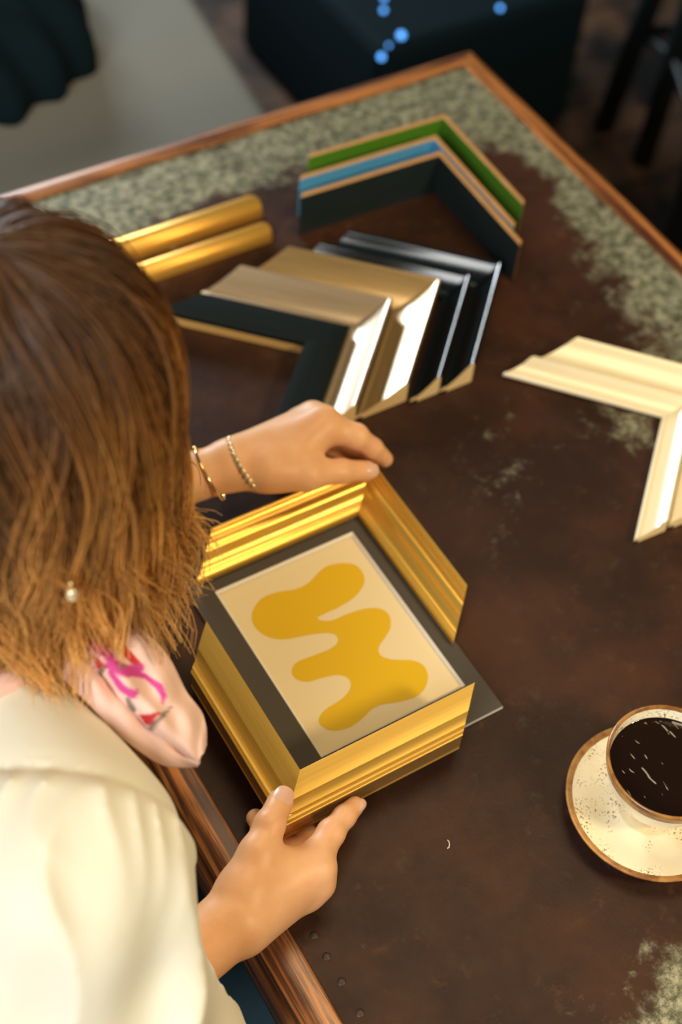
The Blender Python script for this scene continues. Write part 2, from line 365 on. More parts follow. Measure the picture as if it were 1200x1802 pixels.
# two loose gold lengths
def stick(label, x0, x1, yc, w, h, rz):
    root = tag(empty('moulding_length', ((x0+x1)/2, yc, 0), rz), label, 'moulding', 'loose gold mouldings beside her head')
    n = 14; pf = [(w/2*math.cos(PI*i/n), .004+(h-.004)*math.sin(PI*i/n)**.8) for i in range(n+1)]
    pf = [(w/2, 0)]+pf+[(-w/2, 0)]; L = (x1-x0)/2; V = []; F = []; q = len(pf)
    for s_, f_ in ((-L, .8), (-L+.003, 1), (L-.003, 1), (L, .8)):
        for y, z in pf: V.append((s_, y*f_, z*(f_*.5+.5)))
    for e in range(3):
        for i in range(q): F.append((e*q+i, e*q+(i+1) % q, (e+1)*q+(i+1) % q, (e+1)*q+i))
    F += [tuple(range(q-1, -1, -1)), tuple(range(3*q, 4*q))]
    mesh('rounded_bar', V, F, gold_stick, root, smooth=50, uv=lambda pi, vi: (V[vi][0], V[vi][1]+V[vi][2]))
    bm = bmesh.new(); box(bm, (-L+.001, w/2-.001, 0), (L-.001, w/2+.006, .006), .0008); from_bm('flat_flange', bm, gold_stick, root)
stick('rounded gold moulding length, the one farther from the black corner row', .40, .588, 1.040, .026, .017, 0.0)
stick('rounded gold moulding length, the one nearer to the black corner row',   .40, .578, 0.999, .021, .016, 0.0)

# ------------------------------------------------------------------ print in its mat
MX0, MX1, MY0, MY1 = .2955, .4685, .4075, .6345
PX0, PX1, PY0, PY1 = .3155, .4520, .4385, .6180
mt = tag(empty('picture_mat', ((MX0+MX1)/2, (MY0+MY1)/2, 0)), 'charcoal grey picture mat with a thin white window edge around the print', 'picture mat')
Om = Vector(mt.location)
zt, zb, bw = .0045, .0022, .0023
V = []; F = []; M = []
def ring(x0, y0, x1, y1, z): V.extend([Vector((x0, y0, z))-Om, Vector((x1, y0, z))-Om, Vector((x1, y1, z))-Om, Vector((x0, y1, z))-Om])
ring(MX0, MY0, MX1, MY1, .0008); ring(MX0, MY0, MX1, MY1, zt); ring(PX0, PY0, PX1, PY1, zt); ring(PX0+bw, PY0+bw, PX1-bw, PY1-bw, zb)
for r, m_ in ((0, 1), (1, 0), (2, 1)):
    for i in range(4): j = (i+1) % 4; F.append((r*4+i, r*4+j, r*4+4+j, r*4+4+i)); M.append(m_)
mesh('mat_board', V, F, [mat_board, white_m], mt, M)
bm = bmesh.new(); box(bm, (MX0-Om.x+.001, MY0-Om.y+.001, 0), (MX1-Om.x-.001, MY1-Om.y-.001, .0008)); from_bm('backing_board', bm, white_m, mt)
pr = tag(empty('art_print', (Om.x, Om.y, 0)), 'cream print with one wavy ochre blob shape inside the grey mat', 'art print')
z_p = .0016
mesh('paper', [Vector(q)-Om for q in ((PX0-.004, PY0-.004, z_p), (PX1+.004, PY0-.004, z_p), (PX1+.004, PY1+.004, z_p), (PX0-.004, PY1+.004, z_p),
      (PX0-.004, PY0-.004, .0009), (PX1+.004, PY0-.004, .0009), (PX1+.004, PY1+.004, .0009), (PX0-.004, PY1+.004, .0009))],
     [(0, 1, 2, 3), (7, 6, 5, 4), (0, 4, 5, 1), (1, 5, 6, 2), (2, 6, 7, 3), (3, 7, 4, 0)], paper, pr)
bl = [(602,991),(625,994),(640,1011),(639,1031),(622,1052),(597,1068),(571,1080),(559,1087),(566,1092),(586,1091),(612,1080),(643,1071),(669,1071),(685,1083),(687,1104),(679,1120),(669,1134),(666,1146),(674,1156),(695,1161),(725,1162),(745,1171),(753,1190),(747,1212),(730,1227),(700,1236),(672,1240),(652,1250),(635,1267),(613,1281),(585,1286),(565,1277),(561,1265),(572,1249),(600,1231),(614,1216),(617,1202),(610,1192),(594,1188),(570,1192),(540,1200),(520,1194),(513,1180),(523,1165),(550,1154),(580,1142),(594,1130),(591,1118),(575,1114),(545,1117),(500,1125),(470,1120),(450,1105),(443,1088),(447,1070),(462,1052),(488,1042),(519,1037),(542,1026),(560,1008),(576,996)]
P_ = [U(x, y, z_p+.00015) for x, y in bl]; n = len(P_); cur = []
for i in range(n):
    a, b, c, d = P_[(i-1) % n], P_[i], P_[(i+1) % n], P_[(i+2) % n]
    for t in (0, .25, .5, .75): cur.append(.5*((2*b)+(c-a)*t+(2*a-5*b+4*c-d)*t*t+(3*b-a-3*c+d)*t**3))
bm = bmesh.new(); vs = [bm.verts.new(q-Om) for q in cur]; f_ = bm.faces.new(vs)
bm.normal_update()
if f_.normal.z < 0: f_.normal_flip()
bmesh.ops.triangulate(bm, faces=[f_]); from_bm('printed_blob', bm, ochre, pr)['label'] = 'ochre wavy shape'

# ------------------------------------------------------------------ cup and saucer
SC = (.5165, .2780); CC = (.5235, .2830)
sa = tag(empty('saucer', (*SC, 0)), 'speckled cream saucer with brown-gold rim under the coffee cup', 'saucer')
lathe('dish', [(0, .0025), (.022, .0025), (.023, 0), (.026, 0), (.028, .003), (.045, .007), (.060, .0125), (.0655, .0155), (.0668, .0166), (.0668, .0176), (.0655, .0182), (.0615, .0162), (.050, .0108), (.036, .0072), (.026, .0062), (.0245, .0066), (.023, .0055), (0, .0055)],
      [ceramic, rim_glaze], sa, fm=[0]*6+[0, 1, 1, 1, 1]+[0]*6)
cu = tag(empty('coffee_cup', (*CC, .0056)), 'speckled cream cup with gold-brown rim, full of black coffee', 'cup')
R_ = .0480
outer = [(0, .002), (.019, .002), (.020, 0), (.023, 0), (.0245, .002), (.0295, .010), (.037, .023), (.0428, .037), (.0462, .050), (R_, .0600)]
inn = [(R_-.0002, .0612), (R_-.0012, .0618), (R_-.0024, .0610), (R_-.0030, .0590), (.0440, .050), (.040, .036), (.034, .022), (.024, .010), (.01, .006), (0, .0055)]
lathe('bowl', outer+inn, [ceramic, rim_glaze], cu, fm=[0]*8+[1, 1, 1, 1, 1]+[0]*6)
lathe('coffee', [(0, .0485), (.02, .0485), (.0400, .0485), (.0428, .0487), (.0436, .0492)], coffee_m, cu)['label'] = 'black coffee with small glints'
ha = math.radians(-42); bm = bmesh.new()
pts = [(.040, .046), (.052, .052), (.062, .050), (.067, .040), (.063, .029), (.052, .021), (.035, .019)]
sm = []
for i in range(len(pts)-1):
    for t in (0, .33, .66): sm.append((pts[i][0]*(1-t)+pts[i+1][0]*t, pts[i][1]*(1-t)+pts[i+1][1]*t))
tube(bm, [(r*math.cos(ha), r*math.sin(ha), z) for r, z in sm], .0042, 14); from_bm('handle', bm, ceramic, cu, True)

# ------------------------------------------------------------------ surface from a distance field (smooth bodies)
def smin(a, b, k):
    h = np.clip(.5+.5*(b-a)/k, 0, 1); return b*(1-h)+a*h-k*h*(1-h)
def cone(P, a, b, ra, rb):
    a = np.array(a, dtype=np.float32); b = np.array(b, dtype=np.float32); ab = b-a; L = float(ab@ab)+1e-12
    t = np.clip(((P-a)@ab)/L, 0, 1); q = P-a-t[..., None]*ab
    return np.sqrt((q*q).sum(-1))-(ra+(rb-ra)*t)
def ell(P, c, r, M=None):
    q = P-np.array(c, dtype=np.float32)
    if M is not None: q = q@M
    k0 = np.sqrt(((q/np.array(r, dtype=np.float32))**2).sum(-1)); k1 = np.sqrt(((q/np.array(r, dtype=np.float32)**2)**2).sum(-1))
    return k0*(k0-1)/np.maximum(k1, 1e-6)
def nets(fn, lo, hi, h):
    lo = np.array(lo, float); hi = np.array(hi, float); n = np.ceil((hi-lo)/h).astype(int)+1
    ax = [np.float32(lo[i])+np.arange(n[i], dtype=np.float32)*np.float32(h) for i in range(3)]
    D = np.empty(tuple(n), dtype=np.float32)
    for i0 in range(0, n[0], 16):
        g_ = np.stack(np.meshgrid(ax[0][i0:i0+16], ax[1], ax[2], indexing='ij'), -1); D[i0:i0+16] = fn(g_)
    s = D < 0; c = tuple(slice(0, m-1) for m in n)
    def off(A, o): return A[o[0]:A.shape[0]-1+o[0], o[1]:A.shape[1]-1+o[1], o[2]:A.shape[2]-1+o[2]]
    cs = [(i, j, k) for i in (0, 1) for j in (0, 1) for k in (0, 1)]
    cnt = sum(off(s, o).astype(np.int8) for o in cs); act = (cnt > 0) & (cnt < 8)
    idx = -np.ones(act.shape, dtype=np.int64); A = np.argwhere(act); idx[act] = np.arange(len(A))
    pos = np.zeros((len(A), 3)); w = np.zeros(len(A))
    for o in cs:
        for d in range(3):
            if o[d]: continue
            e = list(o); e[d] = 1
            v0 = D[tuple((A+o).T)]; v1 = D[tuple((A+e).T)]; m = (v0 < 0) != (v1 < 0)
            t = v0[m]/(v0[m]-v1[m]); p = np.tile(np.array(o, float), (m.sum(), 1)); p[:, d] += t; pos[m] += p; w[m] += 1
    V = lo+(A+pos/w[:, None])*h; F = []
    for d in range(3):
        u, v = (d+1) % 3, (d+2) % 3
        e1 = np.zeros(3, int); e1[d] = 1; sh = [m for m in D.shape]
        sl0 = [slice(1, m-1) for m in sh]; sl0[d] = slice(0, sh[d]-1); sl1 = list(sl0); sl1[d] = slice(1, sh[d])
        a_, b2 = s[tuple(sl0)], s[tuple(sl1)]; X_ = np.argwhere(a_ != b2)
        if not len(X_): continue
        base_ = X_.copy(); base_[:, u] += 1; base_[:, v] += 1; flip = a_[tuple(X_.T)]
        du = np.zeros(3, int); du[u] = 1; dv = np.zeros(3, int); dv[v] = 1
        q = [idx[tuple((base_-x).T)] for x in (du+dv, dv, 0*du, du)]
        q = np.stack(q, 1); q[~flip] = q[~flip][:, ::-1]; F.append(q)
    F = np.concatenate(F); F = F[(F >= 0).all(1)]
    return V, F
def laplace(V, F, it=2, lam=.5):
    e = np.concatenate([F[:, [0, 1]], F[:, [1, 2]], F[:, [2, 3]], F[:, [3, 0]]]); e = np.concatenate([e, e[:, ::-1]])
    deg = np.bincount(e[:, 0], minlength=len(V))[:, None]
    for _ in range(it):
        s = np.zeros_like(V)
        for c in range(3): s[:, c] = np.bincount(e[:, 0], weights=V[e[:, 1], c], minlength=len(V))
        V = V+(s/np.maximum(deg, 1)-V)*lam
    return V
def npmesh(name, V, F, m, parent, col=None):
    me = bpy.data.meshes.new(name); k = F.shape[1]
    me.vertices.add(len(V)); me.vertices.foreach_set('co', np.ascontiguousarray(V, dtype=np.float32).ravel())
    me.loops.add(F.size); me.loops.foreach_set('vertex_index', np.ascontiguousarray(F, dtype=np.int32).ravel())
    me.polygons.add(len(F)); me.polygons.foreach_set('loop_start', np.arange(len(F), dtype=np.int32)*k)
    me.polygons.foreach_set('use_smooth', np.ones(len(F), dtype=bool)); me.update(calc_edges=True); me.validate()
    me.materials.append(m)
    if col is not None:
        a = me.color_attributes.new('Col', 'FLOAT_COLOR', 'POINT'); a.data.foreach_set('color', np.c_[col, np.ones(len(col))].astype(np.float32).ravel())
    return link(bpy.data.objects.new(name, me), parent)
A3 = lambda v: np.array(v, dtype=np.float32)

# ------------------------------------------------------------------ person
HC = A3((.150, .545, .400))             # head centre
person = tag(empty('person', (-.02, .53, FL)), 'seated person with light brown hair, cream blouse and pink neckerchief, holding gold frame corners', 'person')
PO = np.array([-.02, .53, FL])
# joints
SR, SL = A3((.085, .375, .190)), A3((.075, .700, .200))
ER, EL = A3((-.050, .312, .015)), A3((.100, .765, .020))
def u(x, y, z): return A3(U(x, y, z))
# right hand: holds the lower gold corner
RW = u(414, 1622, .050)
R = dict(cmc=u(430, 1568, .056), tm=u(453, 1502, .066), ti=u(474, 1452, .069), tt=u(493, 1412, .0625),
         im=u(546, 1528, .044), ip=u(582, 1466, .042), id=u(606, 1437, .038), it=u(625, 1418, .034),
         mm=u(546, 1558, .032), mp=u(556, 1486, .016), md=u(525, 1452, .011), mt=u(492, 1436, .0095),
         rm=u(524, 1578, .024), rp=u(520, 1500, .012), rd=u(474, 1462, .0105), rt=u(450, 1440, .011),
         pm=u(500, 1588, .022), pp=u(488, 1520, .013), pd=u(466, 1492, .012), pt=u(455, 1466, .012))
def right_hand(P):
    d = cone(P, ER, RW, .038, .0222)
    d = smin(d, cone(P, RW+A3((-.006, .006, .002)), R['cmc'], .0150, .0160), .012)
    d = smin(d, cone(P, RW+A3((.004, -.002, 0)), R['im'], .0165, .0140), .012)
    d = smin(d, cone(P, RW+A3((.004, -.004, -.004)), R['mm'], .0160, .0125), .010)
    d = smin(d, cone(P, RW+A3((.004, -.006, -.008)), R['rm'], .0145, .0115), .010)
    d = smin(d, cone(P, RW+A3((.002, -.004, -.006)), R['pm'], .013, .0105), .010)
    d = smin(d, cone(P, R['cmc'], (R['im']+R['mm'])/2, .0155, .0125), .012)
    d = smin(d, cone(P, R['cmc'], R['im'], .0150, .0120), .010)
    d = smin(d, cone(P, R['tm'], R['im'], .0070, .0100), .014)
    th = cone(P, R['cmc'], R['tm'], .0160, .0128); th = smin(th, cone(P, R['tm'], R['ti'], .0126, .0105), .005)
    th = smin(th, ell(P, R['ti'], (.0112, .0112, .0112)), .003)
    th = smin(th, cone(P, R['ti'], R['tt'], .0102, .0098), .004); d = smin(d, th, .010)
    f = cone(P, R['im'], R['ip'], .0135, .0100); f = smin(f, ell(P, R['ip'], (.0106,)*3), .003)
    f = smin(f, cone(P, R['ip'], R['id'], .0095, .0086), .003); f = smin(f, cone(P, R['id'], R['it'], .0086, .0072), .003)
    d = smin(d, f, .008)
    for kk in ('im', 'mm', 'rm'): d = smin(d, ell(P, R[kk]+A3((.006, -.006, .004)), (.0085, .0085, .0085)), .008)
    for a, b, c, e in (('mm', 'mp', 'md', 'mt'), ('rm', 'rp', 'rd', 'rt'), ('pm', 'pp', 'pd', 'pt')):
        f = cone(P, R[a], R[b], .0115, .0092); f = smin(f, cone(P, R[b], R[c], .0090, .0084), .003); f = smin(f, cone(P, R[c], R[e], .0084, .0074), .003)
        d = smin(d, f, .004)
    return d
# left hand: pinches the outer corner of the upper gold corner
LW = u(410, 820, .066)
Lh = dict(cmc=u(470, 826, .066), tm=u(541, 833, .062), ti=u(600, 829, .054), tt=u(646, 828, .0445),
         im=u(568, 750, .074), ip=u(626, 768, .066), id=u(656, 789, .050), it=u(677, 808, .034),
         mm=u(548, 736, .068), mp=u(602, 768, .052), md=u(622, 788, .036), mt=u(640, 800, .020),
         rm=u(526, 748, .056), rp=u(580, 782, .038), rd=u(602, 800, .024), rt=u(618, 809, .013),
         pm=u(505, 764, .045), pp=u(545, 796, .028), pd=u(568, 808, .018), pt=u(588, 814, .012))
def left_hand(P):
    L = Lh
    d = cone(P, EL, LW, .038, .0200)
    d = smin(d, cone(P, LW+A3((.0, -.004, -.002)), L['cmc'], .0150, .0165), .012)
    d = smin(d, cone(P, LW+A3((0, .003, .002)), L['im'], .0160, .0140), .012)
    d = smin(d, cone(P, LW+A3((0, .006, .002)), L['mm'], .0160, .0135), .010)
    d = smin(d, cone(P, LW+A3((0, .006, -.003)), L['rm'], .0145, .0125), .010)
    d = smin(d, cone(P, LW+A3((0, .006, -.006)), L['pm'], .014, .0115), .010)
    d = smin(d, cone(P, L['cmc'], L['im'], .0165, .0135), .014)
    d = smin(d, cone(P, L['cmc'], L['tm'], .0170, .0145), .010)
    d = smin(d, cone(P, (L['tm']+L['cmc'])/2, L['im'], .012, .012), .014)
    th = cone(P, L['tm'], L['ti'], .0142, .0103); th = smin(th, ell(P, L['ti'], (.0108,)*3), .003)
    th = smin(th, cone(P, L['ti'], L['tt'], .0100, .0088), .004); d = smin(d, th, .007)
    f = cone(P, L['im'], L['ip'], .0135, .0112); f = smin(f, ell(P, L['ip'], (.0116,)*3), .003)
    f = smin(f, cone(P, L['ip'], L['id'], .0106, .0092), .003); f = smin(f, cone(P, L['id'], L['it'], .0092, .0076), .003)
    d = smin(d, f, .006)
    for kk in ('im', 'mm', 'rm'): d = smin(d, ell(P, L[kk]+A3((.001, .001, .005)), (.0100, .0095, .0100)), .008)
    for a, b, c, e in (('mm', 'mp', 'md', 'mt'), ('rm', 'rp', 'rd', 'rt'), ('pm', 'pp', 'pd', 'pt')):
        f = cone(P, L[a], L[b], .0125, .0095); f = smin(f, cone(P, L[b], L[c], .0092, .0082), .003); f = smin(f, cone(P, L[c], L[e], .0082, .0072), .003)
        d = smin(d, f, .004)
    return d
HIP = A3((-.13, .53, -.215)); CH = A3((.015, .535, .070))
face = np.array([math.cos(math.radians(-8)), math.sin(math.radians(-8)), 0]); tilt = math.radians(28)
fx = A3([face[0]*math.cos(tilt), face[1]*math.cos(tilt), -math.sin(tilt)]); fy = A3([-face[1], face[0], 0]); fz = np.cross(fx, fy)
HM = np.stack([fx, fy, fz], 1).astype(np.float32)      # columns: forward, left, up of the head
def hp(f, l, up_): return HC+fx*f+fy*l+fz*up_
def head_sdf(P):
    d = ell(P, hp(-.008, 0, .020), (.088, .070, .085), HM)
    d = smin(d, ell(P, hp(.030, 0, -.050), (.050, .050, .060), HM), .03)
    d = smin(d, cone(P, hp(.074, 0, .004), hp(.092, 0, -.026), .007, .010), .010)         # nose
    for s in (-1, 1):
        d = smin(d, cone(P, hp(.058, s*.030, -.020), hp(.050, s*.044, -.030), .012, .012), .018)   # cheek
        d = smin(d, ell(P, hp(.066, s*.030, .008), (.011, .013, .009), HM), .006)         # lids
        d = smin(d, ell(P, hp(-.005, s*.072, -.018), (.014, .006, .028), HM), .006)       # ear
        d = smin(d, cone(P, hp(.074, s*.018, .022), hp(.066, s*.042, .024), .006, .005), .010)
    d = smin(d, cone(P, hp(.078, -.012, -.052), hp(.078, .012, -.052), .005, .005), .005)
    d = smin(d, cone(P, hp(.076, -.010, -.061), hp(.076, .010, -.061), .0055, .0055), .005)
    return smin(d, cone(P, hp(.070, -.006, -.092), hp(.070, .006, -.092), .014, .014), .02)
NK = A3((.060, .530, .225))
def torso(P):
    d = smin(cone(P, CH+A3((0, -.06, .03)), CH+A3((0, .06, .03)), .095, .095), cone(P, HIP+A3((0, -.05, 0)), HIP+A3((0, .05, 0)), .115, .115), .12)
    d = smin(d, cone(P, CH, HIP, .10, .10), .08)
    d = smin(d, cone(P, SR, SL, .050, .050), .06)
    d = smin(d, cone(P, NK, hp(-.015, 0, -.05), .054, .050), .03)
    d = smin(d, cone(P, SR, ER, .048, .040), .03); d = smin(d, cone(P, SL, EL, .048, .040), .03)
    for s in (-1, 1):
        k_, a_ = A3((.28, .53+s*.11, -.235)), A3((.22, .53+s*.11, -.66))
        d = smin(d, cone(P, HIP+A3((0, s*.09, -.02)), k_, .085, .060), .03); d = smin(d, cone(P, k_, a_, .058, .038), .02)
        d = smin(d, cone(P, a_+A3((-.02, 0, -.045)), a_+A3((.14, 0, -.055)), .036, .030), .02)
    return smin(d, head_sdf(P), .02)
V1, F1 = nets(torso, (-.30, .20, -.76), (.45, .87, .56), .0075)
V2, F2 = nets(right_hand, (-.10, .22, -.06), (.34, .46, .12), .0014)
V3, F3 = nets(left_hand, (.04, .60, -.04), (.53, .83, .12), .0014)
V1 = laplace(V1, F1, 1); V2 = laplace(V2, F2, 3); V3 = laplace(V3, F3, 3)
Vb = np.concatenate([V1, V2, V3]); Fb = np.concatenate([F1, F2+len(V1), F3+len(V1)+len(V2)])
body = npmesh('body', Vb-PO, Fb, skin, person)
def nail(p0, p1, up_, w, l, r, nm='fingernail'):
    """nail plate on the back of the last joint p0 -> p1, facing up_"""
    t = (p1-p0)/np.linalg.norm(p1-p0); n = up_-t*(up_@t); n /= np.linalg.norm(n); s = np.cross(t, n); c = p1+t*.0015
    V = []; F = []; nu, nv = 10, 8
    for lay in (0, -.0007):
        for i in range(nu+1):
            for j in range(nv+1):
                a = (i/nu-.5)*2; b = (j/nv-.5)*2
                q = (abs(a)**3.2+abs(b)**3.2)**(1/3.2); m_ = max(abs(a), abs(b)); 
                if q > 1e-6: a, b = a*m_/q, b*m_/q
                V.append(c+s*(a*w/2)+t*(b*l/2-.001)+n*(r+.0009-.0030*a*a-.0012*max(b, 0)**2-.0006*max(-b, 0)**2+lay))
    k_ = (nu+1)*(nv+1)
    for i in range(nu):
        for j in range(nv):
            q = i*(nv+1)+j; F.append((q, q+1, q+nv+2, q+nv+1)); F.append((k_+q+nv+1, k_+q+nv+2, k_+q+1, k_+q))
    o = npmesh(nm, np.array(V)-PO, np.array(F), nail_m, person); return o
CAMP = A3((0, 0, 1))
def tocam(p): v = CAMP-p; return v/np.linalg.norm(v)
nail(R['ti'], R['tt'], tocam(R['tt'])+A3((.10, .0, 0)), .0145, .0155, .0096)
nail(R['id'], R['it'], A3((.8, -.6, .5)), .0095, .010, .0071)
nail(Lh['ti'], Lh['tt'], A3((.2, -.75, .75)), .0125, .0125, .0088)

# blouse: yoke, gathered body and wide sleeves that end open at the forearms
cd_ = (ER-SR)/np.linalg.norm(ER-SR)
hemR = A3((.045, .300, .035))
SEAM = .172
def folds(P, amp):
    x, y, z = P[..., 0], P[..., 1], P[..., 2]
    d = -(y-.416+.62*(x-.071))/1.18
    g_ = np.clip(d/.012, 0, 1); g2 = np.clip(d/.09, 0, 1)
    q = (.85*(x-.07)-.53*(y-.416))-.35*(z-.24)
    w1 = q*150+2.0*np.sin(d*38+q*20)+1.6*np.sin(q*55+1)
    f = (1-np.abs(np.sin(w1)))**1.4*.0058*(g_*(1-g2)**2)+((1-np.abs(np.sin(q*42+d*9+1.4*np.sin(d*26+q*12))))**1.3*.0120+np.sin(q*95-d*28+2)*.0026+np.sin(z*55+q*30)*.0024)*g2
    puff = .0025*g_+.002*g2
    groove = np.exp(-(d/.0028)**2)*.0018+np.exp(-((d+.008)/.0014)**2)*.0007
    back = np.clip(-d/.05, 0, 1)*(np.sin(x*40+y*22+np.sin(z*20)*2)*.0012+np.sin(y*60-x*25)*.0008)
    return groove-amp*(f+puff)+back
def blouse(P):
    z = P[..., 2]
    o = cone(P, SR+A3((.008, .006, -.006)), SL, .058, .062)
    o = smin(o, cone(P, CH+A3((-.01, -.07, .02)), CH+A3((-.01, .07, .02)), .118, .118), .06)
    o = smin(o, cone(P, CH, HIP, .14, .165), .08)
    o = smin(o, cone(P, NK+A3((-.01, 0, -.03)), NK+A3((.0, 0, -.01)), .070, .060), .03)
    sr = smin(cone(P, SR+A3((.004, -.006, -.02)), A3((.074, .322, .090)), .048, .062), cone(P, A3((.080, .318, .090)), A3((.086, .300, .022)), .064, .070), .03)
    sr = smin(sr, cone(P, SR+A3((-.01, 0, -.02)), ER+A3((-.015, 0, -.005)), .064, .066), .05)
    o = smin(o, sr, .045)
    o = smin(o, cone(P, SL, EL, .065, .075), .025)
    o = o+folds(P, 1.0)
    cut_r = cone(P, A3((.112, .322, .038)), A3((.260, .345, .050)), .029, .046)
    cut_l = cone(P, EL+A3((.03, -.01, 0)), A3((.30, .72, .05)), .046, .07)
    neck = cone(P, NK+A3((0, 0, .02)), NK+A3((.02, 0, .14)), .062, .09)
    return np.maximum(np.maximum(o, -cut_l), np.maximum(-neck, -cut_r))
V4, F4 = nets(blouse, (-.34, .15, -.36), (.24, .88, .34), .0030)
V4 = laplace(V4, F4, 1)
keep = (V4[F4].mean(1)[:, 2] > -.30); F4 = F4[keep]
npmesh('blouse', V4-PO, F4, cloth, person)
def jeans(P):
    d = cone(P, HIP+A3((0, -.05, -.01)), HIP+A3((0, .05, -.01)), .128, .128)
    for s in (-1, 1):
        k_, a_ = A3((.28, .53+s*.11, -.235)), A3((.22, .53+s*.11, -.62))
        d = smin(d, cone(P, HIP+A3((0, s*.10, -.02)), k_, .108, .082), .03); d = smin(d, cone(P, k_, a_, .078, .065), .02)
    return d+.0015*np.sin(P[..., 0]*70+P[..., 1]*40)
V5, F5 = nets(jeans, (-.30, .25, -.70), (.40, .80, -.06), .006)
npmesh('jeans', laplace(V5, F5, 1)-PO, F5, denim, person)

# neckerchief: folded leaf-shaped cloth that sticks out in front of the neck
ctrl_c = [(95, 1085, .262), (150, 1120, .258), (205, 1180, .242), (262, 1243, .222), (318, 1300, .200), (352, 1338, .186)]   # spine
edge_a = [(150, 1060, .262), (235, 1100, .250), (290, 1150, .234), (325, 1215, .215), (357, 1262, .200), (361, 1310, .190)]      # upper-right edge
edge_b = [(85, 1125, .255), (103, 1180, .245), (160, 1240, .228), (212, 1293, .208), (285, 1343, .190), (348, 1347, .184)]       # lower-left edge
def crv(c, t):
    x = t*(len(c)-1); i = min(int(x), len(c)-2); f = x-i; p = [c[max(i-1, 0)], c[i], c[i+1], c[min(i+2, len(c)-1)]]
    return [.5*((2*p[1][j])+(p[2][j]-p[0][j])*f+(2*p[0][j]-5*p[1][j]+4*p[2][j]-p[3][j])*f*f+(3*p[1][j]-p[0][j]-3*p[2][j]+p[3][j])*f**3) for j in range(3)]
NU, NV = 90, 50; V = []; pxs = []
for i in range(NU+1):
    t = i/NU; a, c, b = crv(edge_a, t), crv(ctrl_c, t), crv(edge_b, t)
    for j in range(NV+1):
        s = j/NV*2-1
        e = a if s > 0 else b; q = abs(s); p = [c[m]*(1-q)+e[m]*q for m in range(3)]
        z = p[2]+.010*(1-q*q)*(.4+.6*t)+.0022*math.sin(s*9+t*4)*math.sin(PI*min(1, t+.1))+.0012*math.sin(t*31+s*6)
        if s < 0: z -= .004*math.exp(-((q-.35)/.12)**2)
        V.append(np.array(U(p[0], p[1], z))); pxs.append((p[0], p[1]))
F = []; w_ = NV+1
for i in range(NU):
    for j in range(NV): F.append((i*w_+j, i*w_+j+1, (i+1)*w_+j+1, (i+1)*w_+j))
pxs = np.array(pxs)
col = np.tile(np.array([.80, .53, .44]), (len(pxs), 1))
def stroke(pts, wd, c):
    global col
    pts = np.array(pts, float); best = np.full(len(pxs), 1e9)
    for i in range(len(pts)-1):
        a, b = pts[i, :2], pts[i+1, :2]; t = np.clip(((pxs-a)@(b-a))/((b-a)@(b-a)), 0, 1); dd = np.linalg.norm(pxs-a-t[:, None]*(b-a), axis=1)
        best = np.minimum(best, dd-(pts[i, 2]*(1-t)+pts[i+1, 2]*t))
    m = np.clip(-best/2.5+.5, 0, 1)[:, None]; col = col*(1-m)+np.array(c)*m
RED, MAG, GR = (.50, .025, .03), (.58, .06, .26), (.20, .16, .13)
stroke([(128, 1135, 7), (134, 1155, 4)], 0, GR)
stroke([(202, 1118, 5), (222, 1150, 9), (240, 1168, 7)], 0, RED)
stroke([(170, 1155, 3), (178, 1170, 7), (190, 1172, 3)], 0, RED); stroke([(177, 1185, 6), (184, 1170, 3)], 0, GR)
stroke([(155, 1128, 4), (175, 1140, 8), (190, 1155, 7), (198, 1170, 8), (222, 1183, 10), (245, 1175, 8), (250, 1168, 2)], 0, MAG)
stroke([(222, 1183, 8), (255, 1190, 5), (280, 1208, 6), (287, 1225, 5), (284, 1238, 2)], 0, MAG)
stroke([(196, 1180, 5), (215, 1208, 6), (235, 1222, 6), (240, 1215, 2)], 0, MAG)
stroke([(210, 1175, 4), (216, 1172, 3)], 0, GR); stroke([(226, 1228, 3), (234, 1245, 7)], 0, GR)
stroke([(250, 1258, 3), (263, 1264, 10), (276, 1256, 3)], 0, RED); stroke([(266, 1280, 5), (282, 1262, 4), (300, 1243, 1)], 0, GR)
sc_o = npmesh('neckerchief', np.array(V)-PO, np.array(F), scarf_m, person, col)
md_ = sc_o.modifiers.new('thickness', 'SOLIDIFY'); md_.thickness = .0012
sc_o['label'] = 'pale pink neckerchief printed with magenta, red and grey'
# band of the neckerchief round the neck
bm = bmesh.new(); pts = []
for i in range(28):
    a = 2*PI*i/28; pts.append(Vector((NK[0]+.020+.066*math.cos(a)-PO[0], NK[1]-.0+.064*math.sin(a)-PO[1], .247+.004*math.sin(3*a)-.010*math.cos(a)-PO[2])))
tube(bm, pts, .009, 12, closed=True); o = from_bm('neckerchief_band', bm, None, person, True)
o.data.materials.clear(); pinkm, _ = mat('pink_cotton_plain', (.80, .53, .44), .8, 0, .2); o.data.materials.append(pinkm)

